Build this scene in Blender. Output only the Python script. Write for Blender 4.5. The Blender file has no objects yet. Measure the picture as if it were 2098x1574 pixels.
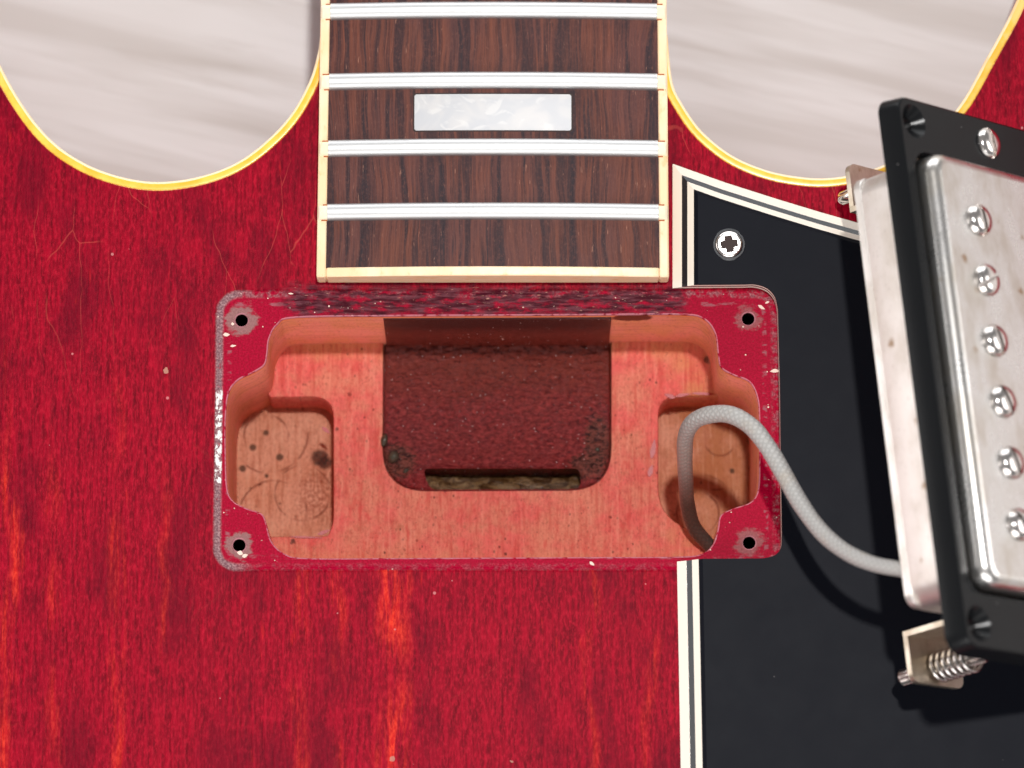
import bpy, bmesh, math, random
from mathutils import Vector, Matrix
from mathutils.geometry import tessellate_polygon
random.seed(7)
S = 0.001                       # everything below is laid out in millimetres

# ------------------------------------------------------------------ camera, light, exposure
scene = bpy.context.scene
CAM = Vector((0.0, -144.3, 742.7))                 # mm, looking at the origin on the guitar top
_f = (-CAM).normalized(); _r = Vector((1, 0, 0)); _u = _r.cross(_f)
FPX = 12.93 * CAM.length                           # focal length in photo pixels (2098 wide)
cam_d = bpy.data.cameras.new('camera'); cam = bpy.data.objects.new('camera', cam_d)
scene.collection.objects.link(cam); scene.camera = cam
m = Matrix((_r, _u, -_f)).transposed().to_4x4(); m.translation = CAM * S
cam.matrix_world = m
cam_d.sensor_width = 36.0; cam_d.lens = FPX / 2098 * 36.0
cam_d.clip_start = 0.05; cam_d.clip_end = 50
cam_d.dof.use_dof = True; cam_d.dof.focus_distance = CAM.length * S; cam_d.dof.aperture_fstop = 15.0

world = bpy.data.worlds.new('World'); scene.world = world; world.use_nodes = True
bg = world.node_tree.nodes['Background']; bg.inputs[0].default_value = (1.0, 0.98, 0.97, 1); bg.inputs[1].default_value = 0.26

def area(name, loc, target, sx, sy, power, col=(1, 1, 1)):
    d = bpy.data.lights.new(name, 'AREA'); d.shape = 'RECTANGLE'; d.size = sx * S; d.size_y = sy * S
    d.energy = power; d.color = col
    o = bpy.data.objects.new(name, d); scene.collection.objects.link(o)
    o.location = Vector(loc) * S
    o.rotation_euler = (Vector(target) - Vector(loc)).to_track_quat('-Z', 'Y').to_euler()
    return o
area('key_lamp', (76, 115, 1250), (20, -20, 0), 40, 40, 11.0, (1, 0.985, 0.97))
area('window_softbox', (0, 1150, 330), (0, 0, 0), 1500, 650, 9.0, (0.97, 0.985, 1.0))
area('front_softbox', (0, -1000, 650), (0, -10, 0), 1100, 600, 9.0, (1.0, 0.985, 0.97))
area('left_softbox', (-1250, 50, 330), (0, 0, 10), 700, 550, 4.0, (1.0, 0.98, 0.96))
area('side_softbox', (1250, 150, 330), (60, 0, 10), 700, 550, 4.0, (1.0, 0.97, 0.95))
scene.view_settings.view_transform = 'Standard'; scene.view_settings.look = 'None'
scene.view_settings.exposure = 0.0; scene.view_settings.gamma = 1.0

# ------------------------------------------------------------------ layout helpers
def P(px, py, z=0.0):
    """point of the photographed layout at height z (mm)"""
    d = _f * FPX + _r * (px - 1049) + _u * (787 - py)
    t = (z - CAM.z) / d.z
    return CAM + d * t
def P2(px, py, z=0.0):
    p = P(px, py, z); return (p.x, p.y)

def catmull(pts, n=8, closed=True):
    out = []; N = len(pts)
    for i in range(N if closed else N - 1):
        g = lambda k: pts[k % N] if closed else pts[min(max(k, 0), N - 1)]
        p0, p1, p2, p3 = g(i - 1), g(i), g(i + 1), g(i + 2)
        for k in range(n):
            t = k / n
            out.append(tuple(0.5 * ((2 * b) + (-a + c) * t + (2 * a - 5 * b + 4 * c - d) * t * t + (-a + 3 * b - 3 * c + d) * t ** 3)
                             for a, b, c, d in zip(p0, p1, p2, p3)))
    if not closed: out.append(tuple(pts[-1]))
    return out
def area2(l): return 0.5 * sum(l[i][0] * l[(i + 1) % len(l)][1] - l[(i + 1) % len(l)][0] * l[i][1] for i in range(len(l)))
def ccw(l): return list(l) if area2(l) > 0 else list(reversed(l))
def inset(loop, d):
    """move a CCW loop inwards by d; d may be a list, one value per edge i -> i+1"""
    n = len(loop); res = []
    ds = d if isinstance(d, (list, tuple)) else [d] * n
    for i in range(n):
        a, b, c = Vector(loop[i - 1]), Vector(loop[i]), Vector(loop[(i + 1) % n])
        e1 = (b - a).normalized(); e2 = (c - b).normalized()
        n1 = Vector((-e1.y, e1.x)); n2 = Vector((-e2.y, e2.x))
        d1, d2 = ds[i - 1], ds[i]
        det = n1.x * n2.y - n1.y * n2.x
        if abs(det) < 0.08:
            nn = (n1 + n2).normalized(); q = b + nn * (d1 + d2) / 2
        else:
            q = b + Vector(((d1 * n2.y - d2 * n1.y) / det, (n1.x * d2 - n2.x * d1) / det))
        res.append((q.x, q.y))
    return res
def rrect(cx, cy, w, h, r, n=6):
    out = []
    rs = r if isinstance(r, (list, tuple)) else [r] * 4     # order: right-top, left-top, left-bottom, right-bottom
    for (sx, sy, a0), rr in zip(((1, 1, 0), (-1, 1, 90), (-1, -1, 180), (1, -1, 270)), rs):
        for k in range(n + 1):
            a = math.radians(a0 + 90 * k / n)
            out.append((cx + sx * (w / 2 - rr) + rr * math.cos(a), cy + sy * (h / 2 - rr) + rr * math.sin(a)))
    return out
def circle(cx, cy, r, n=24): return [(cx + r * math.cos(2 * math.pi * k / n), cy + r * math.sin(2 * math.pi * k / n)) for k in range(n)]
def rounded(loop, radii, n=6):
    """round the corners of a polygon with one radius per vertex"""
    out = []; N = len(loop)
    for i in range(N):
        a, b, c = Vector(loop[i - 1]), Vector(loop[i]), Vector(loop[(i + 1) % N]); r = radii[i]
        if r <= 0: out.append((b.x, b.y)); continue
        p, q = b + (a - b).normalized() * r, b + (c - b).normalized() * r
        for k in range(n + 1):
            t = k / n; v = p * (1 - t) ** 2 + b * 2 * t * (1 - t) + q * t * t
            out.append((v.x, v.y))
    return out

class Mesh:
    def __init__(s): s.v = []; s.f = []; s.uv = None; s.att = None; s.flat = set()
    def add(s, v, f):
        o = len(s.v); s.v += [tuple(x) for x in v]; s.f += [tuple(i + o for i in q) for q in f]; return o
    def loops(s, rings, close=False):
        """skin a list of equal-length closed rings"""
        n = len(rings[0]); f = []
        v = [p for r in rings for p in r]
        for k in range(len(rings) - (0 if close else 1)):
            k2 = (k + 1) % len(rings)
            for i in range(n): j = (i + 1) % n; f.append((k * n + i, k * n + j, k2 * n + j, k2 * n + i))
        return s.add(v, f)
    def cap(s, rings, z, flip=False):
        tris = tessellate_polygon([[Vector((x, y, 0)) for x, y in r] for r in rings])
        v = [(x, y, z) for r in rings for x, y in r]; f = []
        for t in tris:
            a, b, c = (v[i] for i in t)
            up = (b[0] - a[0]) * (c[1] - a[1]) - (b[1] - a[1]) * (c[0] - a[0]) > 0
            f.append(tuple(t) if up != flip else tuple(reversed(t)))
        s.flat.update(range(len(s.f), len(s.f) + len(f))); s.add(v, f)
    def prism(s, outer, holes, prof, hprofs=None, bottom=True):
        """prof: [(z, inset)] from the bottom up; a hole's profile insets widen the hole"""
        outer = ccw(outer); ro = [inset(outer, d) for z, d in prof]
        s.loops([[(x, y, z) for x, y in l] for l, (z, d) in zip(ro, prof)])
        tops, bots = [ro[-1]], [ro[0]]
        for k, h in enumerate(holes):
            h = ccw(h); hp = hprofs[k] if hprofs else [(prof[0][0], 0), (prof[-1][0], 0)]
            rh = [inset(h, -d) for z, d in hp]
            s.loops([[(x, y, z) for x, y in reversed(l)] for l, (z, d) in zip(rh, hp)])
            tops.append(rh[-1]); bots.append(rh[0])
        s.cap(tops, prof[-1][0])
        if bottom: s.cap(bots, prof[0][0], True)
        return s
    def box(s, x0, x1, y0, y1, z0, z1):
        s.add([(x0, y0, z0), (x1, y0, z0), (x1, y1, z0), (x0, y1, z0), (x0, y0, z1), (x1, y0, z1), (x1, y1, z1), (x0, y1, z1)],
              [(3, 2, 1, 0), (4, 5, 6, 7), (0, 1, 5, 4), (1, 2, 6, 5), (2, 3, 7, 6), (3, 0, 4, 7)]); return s
    def hexa(s, b, t):
        """eight corners: b (4, CCW seen from above) and t (4)"""
        s.add(list(b) + list(t), [(3, 2, 1, 0), (4, 5, 6, 7), (0, 1, 5, 4), (1, 2, 6, 5), (2, 3, 7, 6), (3, 0, 4, 7)]); return s
    def tube(s, pts, rad, n=12, caps=True, uv=False):
        pts = [Vector(p) for p in pts]; N = len(pts); rings = []
        t0 = (pts[1] - pts[0]).normalized(); ref = Vector((0, 0, 1)) if abs(t0.z) < .9 else Vector((1, 0, 0))
        nrm = (ref - t0 * ref.dot(t0)).normalized(); acc = 0; vs = []
        for i, p in enumerate(pts):
            t = (pts[min(i + 1, N - 1)] - pts[max(i - 1, 0)]).normalized()
            nrm = (nrm - t * nrm.dot(t)).normalized(); bn = t.cross(nrm)
            r = rad(i / (N - 1)) if callable(rad) else rad
            rings.append([tuple(p + (nrm * math.cos(a) + bn * math.sin(a)) * r) for a in (2 * math.pi * k / n for k in range(n))])
            if i: acc += (p - pts[i - 1]).length
            vs.append(acc)
        nf = len(s.f); o = s.loops(rings)
        if uv:
            s.uv = []
            for k in range(N - 1):
                for i in range(n): s.uv.append(((i / n, vs[k]), ((i + 1) / n, vs[k]), ((i + 1) / n, vs[k + 1]), (i / n, vs[k + 1])))
        elif caps:
            s.f.append(tuple(o + i for i in reversed(range(n)))); s.f.append(tuple(o + (N - 1) * n + i for i in range(n)))
        return s
    def lathe(s, prof, n=24, c=(0, 0, 0)):
        """prof: (radius, z) from the bottom up"""
        rings = [[(c[0] + r * math.cos(2 * math.pi * k / n), c[1] + r * math.sin(2 * math.pi * k / n), c[2] + z) for k in range(n)] for r, z in prof]
        o = s.loops(rings); N = len(prof)
        s.f.append(tuple(o + i for i in reversed(range(n)))); s.f.append(tuple(o + (N - 1) * n + i for i in range(n)))
        return s

def obj(name, me, mat, parent=None, smooth=30, bevel=0, local=False):
    d = bpy.data.meshes.new(name)
    d.from_pydata([(x * S, y * S, z * S) for x, y, z in me.v], [], me.f)
    if me.uv:
        l = d.uv_layers.new(name='uv'); flat = [c for f in me.uv for c in f]
        for i, c in enumerate(flat): l.data[i].uv = c
    if me.att:
        a = d.attributes.new('inset', 'FLOAT', 'POINT')
        for i, x in enumerate(me.att): a.data[i].value = x
    d.update()
    d.materials.append(mat)
    if smooth:
        for p in d.polygons: p.use_smooth = p.index not in me.flat
        bm = bmesh.new(); bm.from_mesh(d)
        bmesh.ops.remove_doubles(bm, verts=bm.verts, dist=1e-7)
        for e in bm.edges:
            if len(e.link_faces) == 2 and e.calc_face_angle(3.2) > math.radians(smooth): e.smooth = False
        bm.to_mesh(d); bm.free()
    o = bpy.data.objects.new(name, d); scene.collection.objects.link(o)
    if bevel:
        b = o.modifiers.new('bevel', 'BEVEL'); b.width = bevel * S; b.segments = 2; b.limit_method = 'ANGLE'; b.angle_limit = math.radians(40)
    if parent:
        o.parent = parent
        if not local: o.matrix_parent_inverse = parent_world(parent).inverted()
    return o
def parent_world(o): return (parent_world(o.parent) @ o.matrix_parent_inverse if o.parent else Matrix()) @ o.matrix_basis
def thing(name, label, cat, loc, mat=None, group=None):
    o = bpy.data.objects.new(name, None); scene.collection.objects.link(o); o.empty_display_size = 0.01
    if mat is None: o.location = Vector(loc) * S
    else: o.matrix_basis = mat
    o['label'] = label; o['category'] = cat
    if group: o['group'] = group
    return o

# ------------------------------------------------------------------ material helpers
class G:
    """small expression helper for shader graphs; positions in millimetres"""
    def __init__(s, name):
        s.mat = bpy.data.materials.new(name); s.mat.use_nodes = True; s.t = s.mat.node_tree
        s.bsdf = s.t.nodes['Principled BSDF']
        tc = s.t.nodes.new('ShaderNodeTexCoord'); s.tc = tc
        mp = s.t.nodes.new('ShaderNodeVectorMath'); mp.operation = 'SCALE'; mp.inputs[3].default_value = 1000.0
        s.t.links.new(tc.outputs['Object'], mp.inputs[0]); s.pos = mp.outputs[0]
        sp = s.t.nodes.new('ShaderNodeSeparateXYZ'); s.t.links.new(s.pos, sp.inputs[0]); s.x, s.y, s.z = sp.outputs
    def put(s, sock, v):
        if isinstance(v, bpy.types.NodeSocket): s.t.links.new(v, sock)
        elif v is not None:
            if sock.type == 'RGBA' and len(v) == 3: v = (*v, 1)
            sock.default_value = v
    def m(s, op, a, b=None, c=None, clamp=False):
        n = s.t.nodes.new('ShaderNodeMath'); n.operation = op; n.use_clamp = clamp
        for i, v in enumerate((a, b, c)): s.put(n.inputs[i], v)
        return n.outputs[0]
    def add(s, a, b): return s.m('ADD', a, b)
    def sub(s, a, b): return s.m('SUBTRACT', a, b)
    def mul(s, a, b): return s.m('MULTIPLY', a, b)
    def vec(s, x, y, z=0.0):
        n = s.t.nodes.new('ShaderNodeCombineXYZ'); s.put(n.inputs[0], x); s.put(n.inputs[1], y); s.put(n.inputs[2], z); return n.outputs[0]
    def sc(s, x, y, z=1.0, v=None):
        n = s.t.nodes.new('ShaderNodeVectorMath'); n.operation = 'MULTIPLY'; s.put(n.inputs[0], v or s.pos); n.inputs[1].default_value = (x, y, z); return n.outputs[0]
    def rotz(s, deg, v=None):
        n = s.t.nodes.new('ShaderNodeVectorRotate'); n.rotation_type = 'Z_AXIS'; s.put(n.inputs['Vector'], v or s.pos); n.inputs['Angle'].default_value = math.radians(deg); return n.outputs[0]
    def noise(s, v, scale=1.0, detail=4, rough=0.55, dist=0.0, col=False):
        n = s.t.nodes.new('ShaderNodeTexNoise'); s.put(n.inputs['Vector'], v); n.inputs['Scale'].default_value = scale
        n.inputs['Detail'].default_value = detail; n.inputs['Roughness'].default_value = rough; n.inputs['Distortion'].default_value = dist
        return n.outputs[1 if col else 0]
    def voro(s, v, scale=1.0, feature='F1', out='Distance', rand=1.0):
        n = s.t.nodes.new('ShaderNodeTexVoronoi'); n.feature = feature; s.put(n.inputs['Vector'], v); n.inputs['Scale'].default_value = scale
        n.inputs['Randomness'].default_value = rand; return n.outputs[out]
    def step(s, x, a, b):
        n = s.t.nodes.new('ShaderNodeMapRange'); n.interpolation_type = 'SMOOTHSTEP'; s.put(n.inputs[0], x)
        n.inputs[1].default_value = a; n.inputs[2].default_value = b; n.inputs[3].default_value = 0; n.inputs[4].default_value = 1
        if a > b: n.inputs[1].default_value = b; n.inputs[2].default_value = a; n.inputs[3].default_value = 1; n.inputs[4].default_value = 0
        return n.outputs[0]
    def mix(s, f, a, b, mode='MIX'):
        n = s.t.nodes.new('ShaderNodeMix'); n.data_type = 'RGBA'; n.blend_type = mode
        s.put(n.inputs[0], f); s.put(n.inputs[6], a); s.put(n.inputs[7], b); return n.outputs[2]
    def box2(s, x0, x1, y0, y1, soft, jitter=None):
        """soft mask of a rectangle in x, y"""
        x, y = s.x, s.y
        if jitter is not None: x = s.add(x, jitter); y = s.add(y, jitter)
        a = s.mul(s.step(x, x0 - soft, x0 + soft), s.step(x, x1 + soft, x1 - soft))
        b = s.mul(s.step(y, y0 - soft, y0 + soft), s.step(y, y1 + soft, y1 - soft))
        return s.mul(a, b)
    def dist2(s, cx, cy, sx=1.0, sy=1.0, warp=None):
        dx = s.mul(s.sub(s.x, cx), 1 / sx); dy = s.mul(s.sub(s.y, cy), 1 / sy)
        d = s.m('SQRT', s.add(s.mul(dx, dx), s.mul(dy, dy)))
        return s.add(d, warp) if warp is not None else d
    def bump(s, h, strength=0.3, dist=0.1, normal=None):
        n = s.t.nodes.new('ShaderNodeBump'); n.inputs['Strength'].default_value = strength; n.inputs['Distance'].default_value = dist * S
        s.put(n.inputs['Height'], h); s.put(n.inputs['Normal'], normal); return n.outputs[0]
    def attr(s, name):
        n = s.t.nodes.new('ShaderNodeAttribute'); n.attribute_name = name; return n.outputs['Fac']
    def done(s, col, rough=0.5, metal=0.0, spec=0.5, coat=0.0, coat_rough=0.1, normal=None):
        b = s.bsdf; s.put(b.inputs['Base Color'], col); s.put(b.inputs['Roughness'], rough); s.put(b.inputs['Metallic'], metal)
        s.put(b.inputs['Specular IOR Level'], spec); s.put(b.inputs['Coat Weight'], coat); s.put(b.inputs['Coat Roughness'], coat_rough)
        s.put(b.inputs['Normal'], normal); return s.mat
def lin(r, g, b, k=1.0):
    f = lambda c: (c / 12.92 if c <= 0.04045 else ((c + 0.055) / 1.055) ** 2.4)
    return tuple(min(0.95, f(c / 255) * k) for c in (r, g, b))

# shared layout numbers -------------------------------------------------------
FLOOR, SLOT, BACK = -21.5, -31.0, -44.0            # cavity floor, leg-slot floor, back of the body
RING = (P2(445, 597)[0], P2(1592, 597)[0], P2(1018, 1168)[1], P2(1018, 597)[1])   # faded footprint of the ring
RCX, RCY = (RING[0] + RING[1]) / 2, (RING[2] + RING[3]) / 2
RW, RH = (RING[1] - RING[0]) / 2, (RING[3] - RING[2]) / 2
HOLES = [P2(495, 656), P2(1533, 653), P2(490, 1117), P2(1535, 1112)]

# ------------------------------------------------------------------ materials
def mat_red():
    g = G('cherry_red_lacquer')
    streak = g.noise(g.sc(1.6, 0.16), 1.0, 5, 0.6)
    mott = g.noise(g.sc(2.4, 0.8), 1.0, 4, 0.7)
    broad = g.noise(g.sc(0.09, 0.04), 1.0, 4, 0.6)
    col = g.mix(g.step(streak, 0.3, 0.7), lin(98, 0, 18), lin(152, 1, 32))
    col = g.mix(g.mul(g.step(mott, 0.42, 0.70), 0.62), col, lin(188, 22, 48))
    col = g.mix(g.mul(g.step(broad, 0.46, 0.66), 0.62), col, lin(92, 1, 24))
    # brighter orange grain running along the boards of the top
    wob = g.mul(g.sub(g.noise(g.sc(0.03, 0.045), 1.0, 3, 0.6), 0.5), 9.0)
    cr = g.t.nodes.new('ShaderNodeValToRGB'); el = cr.color_ramp.elements
    g.put(cr.inputs[0], g.mul(g.add(g.add(g.x, wob), 85.0), 1 / 115.0))
    cols = [(15, 13, 1.0), (105, 14, .55), (235, 12, .7), (330, 9, .4), (615, 12, .6), (690, 10, .7), (795, 26, 1.0), (1210, 9, .35), (1330, 10, .4)]
    el[0].position = 0; el[0].color = (0, 0, 0, 1); el[1].position = 1; el[1].color = (0, 0, 0, 1)
    for px, w_, k_ in cols:
        xc = (P2(px, 1350)[0] + 85) / 115; hw = w_ / 12.93 / 115
        for dx, kk in ((-1.6 * hw, 0), (0, k_), (1.6 * hw, 0)):
            e_ = el.new(min(max(xc + dx, 0.001), 0.999)); e_.color = (kk, kk, kk, 1)
    of = g.noise(g.sc(0.7, 0.06), 1.0, 5, 0.7, 0.6)
    region = g.mul(g.step(g.y, 12, -30), g.step(g.noise(g.sc(0.05, 0.035, 1, g.vec(g.add(g.x, 40), g.y, g.z)), 1.0, 2), 0.36, 0.56))
    orange = g.mul(g.mul(cr.outputs[0], g.step(of, 0.36, 0.64)), region)
    col = g.mix(orange, col, g.mix(g.step(mott, .38, .66), lin(206, 30, 26), lin(246, 74, 44)))
    fleck = g.noise(g.sc(0.8, 0.09), 1.0, 3, 0.6)
    col = g.mix(g.mul(g.step(fleck, 0.66, 0.78), 0.45), col, lin(218, 40, 34))
    dark = g.noise(g.sc(1.0, 0.22, 1, g.vec(g.add(g.x, 91), g.y, g.z)), 1.0, 3, 0.5)
    col = g.mix(g.mul(g.step(dark, 0.62, 0.75), 0.6), col, lin(96, 0, 18))
    # lacquer checking below the cutaway
    warp = g.noise(g.sc(0.14, 0.14), 1.0, 2, 0.5, 0, True)
    wv = g.t.nodes.new('ShaderNodeVectorMath'); wv.operation = 'MULTIPLY_ADD'; g.put(wv.inputs[0], warp); wv.inputs[1].default_value = (0.28, 0.28, 0); g.put(wv.inputs[2], g.sc(0.13, 0.035, 0))
    ck = g.voro(wv.outputs[0], 1.0, 'DISTANCE_TO_EDGE')
    cm = g.mul(g.mul(g.step(ck, 0.008, 0.002), g.step(g.noise(g.sc(0.07, 0.07), 1.0, 2), 0.46, 0.56)), g.add(g.mul(g.step(g.y, -8, 22), 0.8), 0.12))
    col = g.mix(g.mul(cm, 0.26), col, lin(215, 95, 80))
    # dings: pale chips with a darker halo
    v = g.sc(0.11, 0.11, 0.0); dd = g.voro(v); dc = g.voro(v, 1.0, 'F1', 'Color')
    sp = g.t.nodes.new('ShaderNodeSeparateColor'); g.put(sp.inputs[0], dc)
    size = g.mul(g.step(sp.outputs[0], 0.5, 1.0), 0.05)
    dd2 = g.add(dd, g.mul(g.sub(g.noise(g.sc(1.4, 1.4), 1.0, 2), 0.5), 0.07))
    ding = g.m('LESS_THAN', dd2, size)
    col = g.mix(g.mul(ding, 0.7), col, g.mix(sp.outputs[1], lin(196, 150, 125), lin(150, 110, 110)))
    vv = g.sc(0.33, 0.33, 0.0); d3 = g.voro(vv); c3 = g.voro(vv, 1.0, 'F1', 'Color')
    s3 = g.t.nodes.new('ShaderNodeSeparateColor'); g.put(s3.inputs[0], c3)
    col = g.mix(g.mul(g.m('LESS_THAN', d3, g.mul(g.step(s3.outputs[0], 0.80, 1.0), 0.08)), 0.5), col, lin(220, 150, 150))
    # footprint of the missing mounting ring: unfaded lacquer, grime along its edge
    n1 = g.noise(g.sc(0.9, 0.9), 1.0, 5, 0.65); n2 = g.noise(g.sc(3.0, 3.0), 1.0, 4, 0.7); n3 = g.noise(g.sc(0.35, 0.9), 1.0, 4, 0.6)
    rr = 3.6
    ax = g.m('MAXIMUM', g.sub(g.m('ABSOLUTE', g.sub(g.x, RCX)), RW - rr), 0.0)
    ay = g.m('MAXIMUM', g.sub(g.m('ABSOLUTE', g.sub(g.y, RCY)), RH - rr), 0.0)
    sd = g.sub(g.m('SQRT', g.add(g.mul(ax, ax), g.mul(ay, ay))), rr)
    sd = g.add(sd, g.mul(g.sub(n1, 0.5), 0.35))
    inside = g.step(sd, 0.05, -0.15)
    fresh = g.mix(g.step(n2, 0.35, 0.75), lin(140, 0, 34), lin(176, 4, 50))
    col = g.mix(inside, col, fresh)
    line = g.m('ABSOLUTE', g.add(sd, 0.45))
    left = g.step(g.x, RING[0] + 8, RING[0] + 2)
    low = g.step(g.y, RING[2] + 6, RING[2] + 2); rightm = g.step(g.x, RING[1] - 8, RING[1] - 2); topm = g.step(g.y, RING[3] - 6, RING[3] - 2)
    wgt = g.m('MAXIMUM', left, g.m('MAXIMUM', g.mul(topm, 0.62), g.m('MAXIMUM', g.mul(rightm, 0.5), g.mul(low, 0.22))))
    band = g.mul(g.mul(g.step(line, 0.85, 0.3), g.step(g.add(n1, g.mul(left, 0.16)), 0.42, 0.60)), wgt)
    gcol = g.mix(g.step(n2, 0.4, 0.7), lin(105, 84, 90), lin(176, 150, 150))
    col = g.mix(g.mul(band, 0.85), col, gcol)
    inner = g.mul(g.mul(g.step(g.m('ABSOLUTE', g.add(sd, 2.1)), 0.5, 0.15), g.step(n3, 0.5, 0.62)), 0.7)
    col = g.mix(inner, col, lin(150, 96, 104))
    # worn washers of grime round the four screw holes
    for i, (hx, hy) in enumerate(HOLES):
        d = g.dist2(hx, hy, 1, 1, g.add(g.mul(g.sub(n1, 0.5), 2.6), g.mul(g.sub(n3, .5), 3.2)))
        k = g.step(d, (2.9, 2.3, 2.5, 2.6)[i], (1.9, 1.5, 1.7, 1.6)[i])
        col = g.mix(g.mul(k, (0.9, 0.55, 0.9, 0.6)[i]), col, g.mix(n2, lin(95, 62, 66), lin(172, 130, 126)))
    # dirty glue strip between the fretboard end and the cavity
    strip = g.box2(P2(585, 600)[0], P2(1400, 600)[0], P2(0, 652)[1], P2(0, 586)[1], 1.6, g.mul(g.sub(g.noise(g.sc(0.4, 0.5), 1, 4, .65), 0.5), 6.0))
    ns = g.noise(g.sc(0.25, 1.6), 1.0, 5, 0.65)
    dirt = g.mix(g.step(ns, 0.40, 0.70), lin(60, 4, 20), lin(106, 58, 68))
    dirt = g.mix(g.step(g.noise(g.sc(0.6, 2.2), 1.0, 5, 0.7), 0.60, 0.70), dirt, lin(190, 140, 124))
    col = g.mix(g.mul(strip, g.step(n3, 0.30, 0.55)), col, dirt)
    # white paint flakes along the left edge of the footprint
    fl = g.mul(g.box2(RING[0] + 0.0, RING[0] + 1.0, P2(0, 990)[1], P2(0, 800)[1], 0.12, g.mul(g.sub(n2, 0.5), 0.6)), g.step(g.noise(g.sc(1.3, 0.8), 1.0, 4, 0.65), 0.47, 0.53))
    col = g.mix(fl, col, lin(236, 230, 226))
    chips = g.mul(g.m('LESS_THAN', g.voro(g.sc(0.75, 0.75, 0)), 0.11), g.mul(inside, g.step(n1, 0.5, 0.58)))
    col = g.mix(chips, col, lin(232, 205, 190))
    # below the lip the routed wood is stained pink and orange
    wall = g.step(g.add(g.z, g.mul(g.sub(n1, 0.5), 0.5)), -0.45, -0.65)
    inb = g.mul(g.step(g.m('ABSOLUTE', g.sub(g.x, RCX)), RW + 2, RW + 1), g.step(g.m('ABSOLUTE', g.sub(g.y, RCY)), RH + 2, RH + 1))
    wn = g.noise(g.sc(0.25, 0.25, 0.12), 1.0, 4, 0.6); wf = g.noise(g.sc(2.2, 2.2, 0.8), 1.0, 4, 0.7)
    wc = g.mix(g.step(wn, 0.35, 0.68), lin(232, 136, 118), lin(222, 138, 100))
    wc = g.mix(g.mul(g.step(wf, 0.5, 0.75), 0.5), wc, lin(150, 66, 46))
    wc = g.mix(g.mul(g.step(g.noise(g.sc(0.08, 0.08, 1.5), 1.0, 3, 0.6), 0.5, 0.66), 0.4), wc, lin(176, 92, 70))
    wc = g.mix(g.mul(g.step(g.z, -1.8, -0.8), 0.8), wc, lin(224, 120, 68))
    st = g.m('SQRT', g.add(g.m('POWER', g.mul(g.sub(g.x, P2(1293, 0)[0]), 0.30), 2.0), g.m('POWER', g.mul(g.add(g.z, 2.2), 0.36), 2.0)))
    wc = g.mix(g.mul(g.mul(g.step(g.add(st, g.mul(g.sub(n1, 0.5), 0.8)), 1.1, 0.8), g.step(g.y, 5, 8)), 0.9), wc, lin(78, 10, 10))
    mask = g.mul(wall, inb)
    lipm = g.mul(g.mul(g.step(g.z, -0.01, -0.05), inb), g.step(n1, 0.36, 0.52)); col = g.mix(g.mul(lipm, 0.6), col, lin(206, 138, 150))  # exposed lacquer lip, with its glossy edge highlight painted in as pale pink
    col = g.mix(mask, col, wc)
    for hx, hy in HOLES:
        col = g.mix(g.mul(g.step(g.dist2(hx, hy), 1.2, 1.1), g.step(g.z, -0.3, -0.5)), col, lin(30, 16, 12))  # hole walls painted near-black, standing in for the shade inside
    # ridge of lacquer left along the footprint
    ridge = g.step(g.m('ABSOLUTE', g.add(sd, 0.1)), 0.5, 0.05)
    h = g.add(g.add(g.mul(ridge, 0.9), g.mul(inside, -0.8)), g.add(g.mul(n2, 0.3), g.mul(streak, 0.5)))
    nb = g.bump(h, 0.5, 0.2)
    rough = 0.4
    return g.done(col, rough, 0, 0.035, normal=nb)

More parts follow.
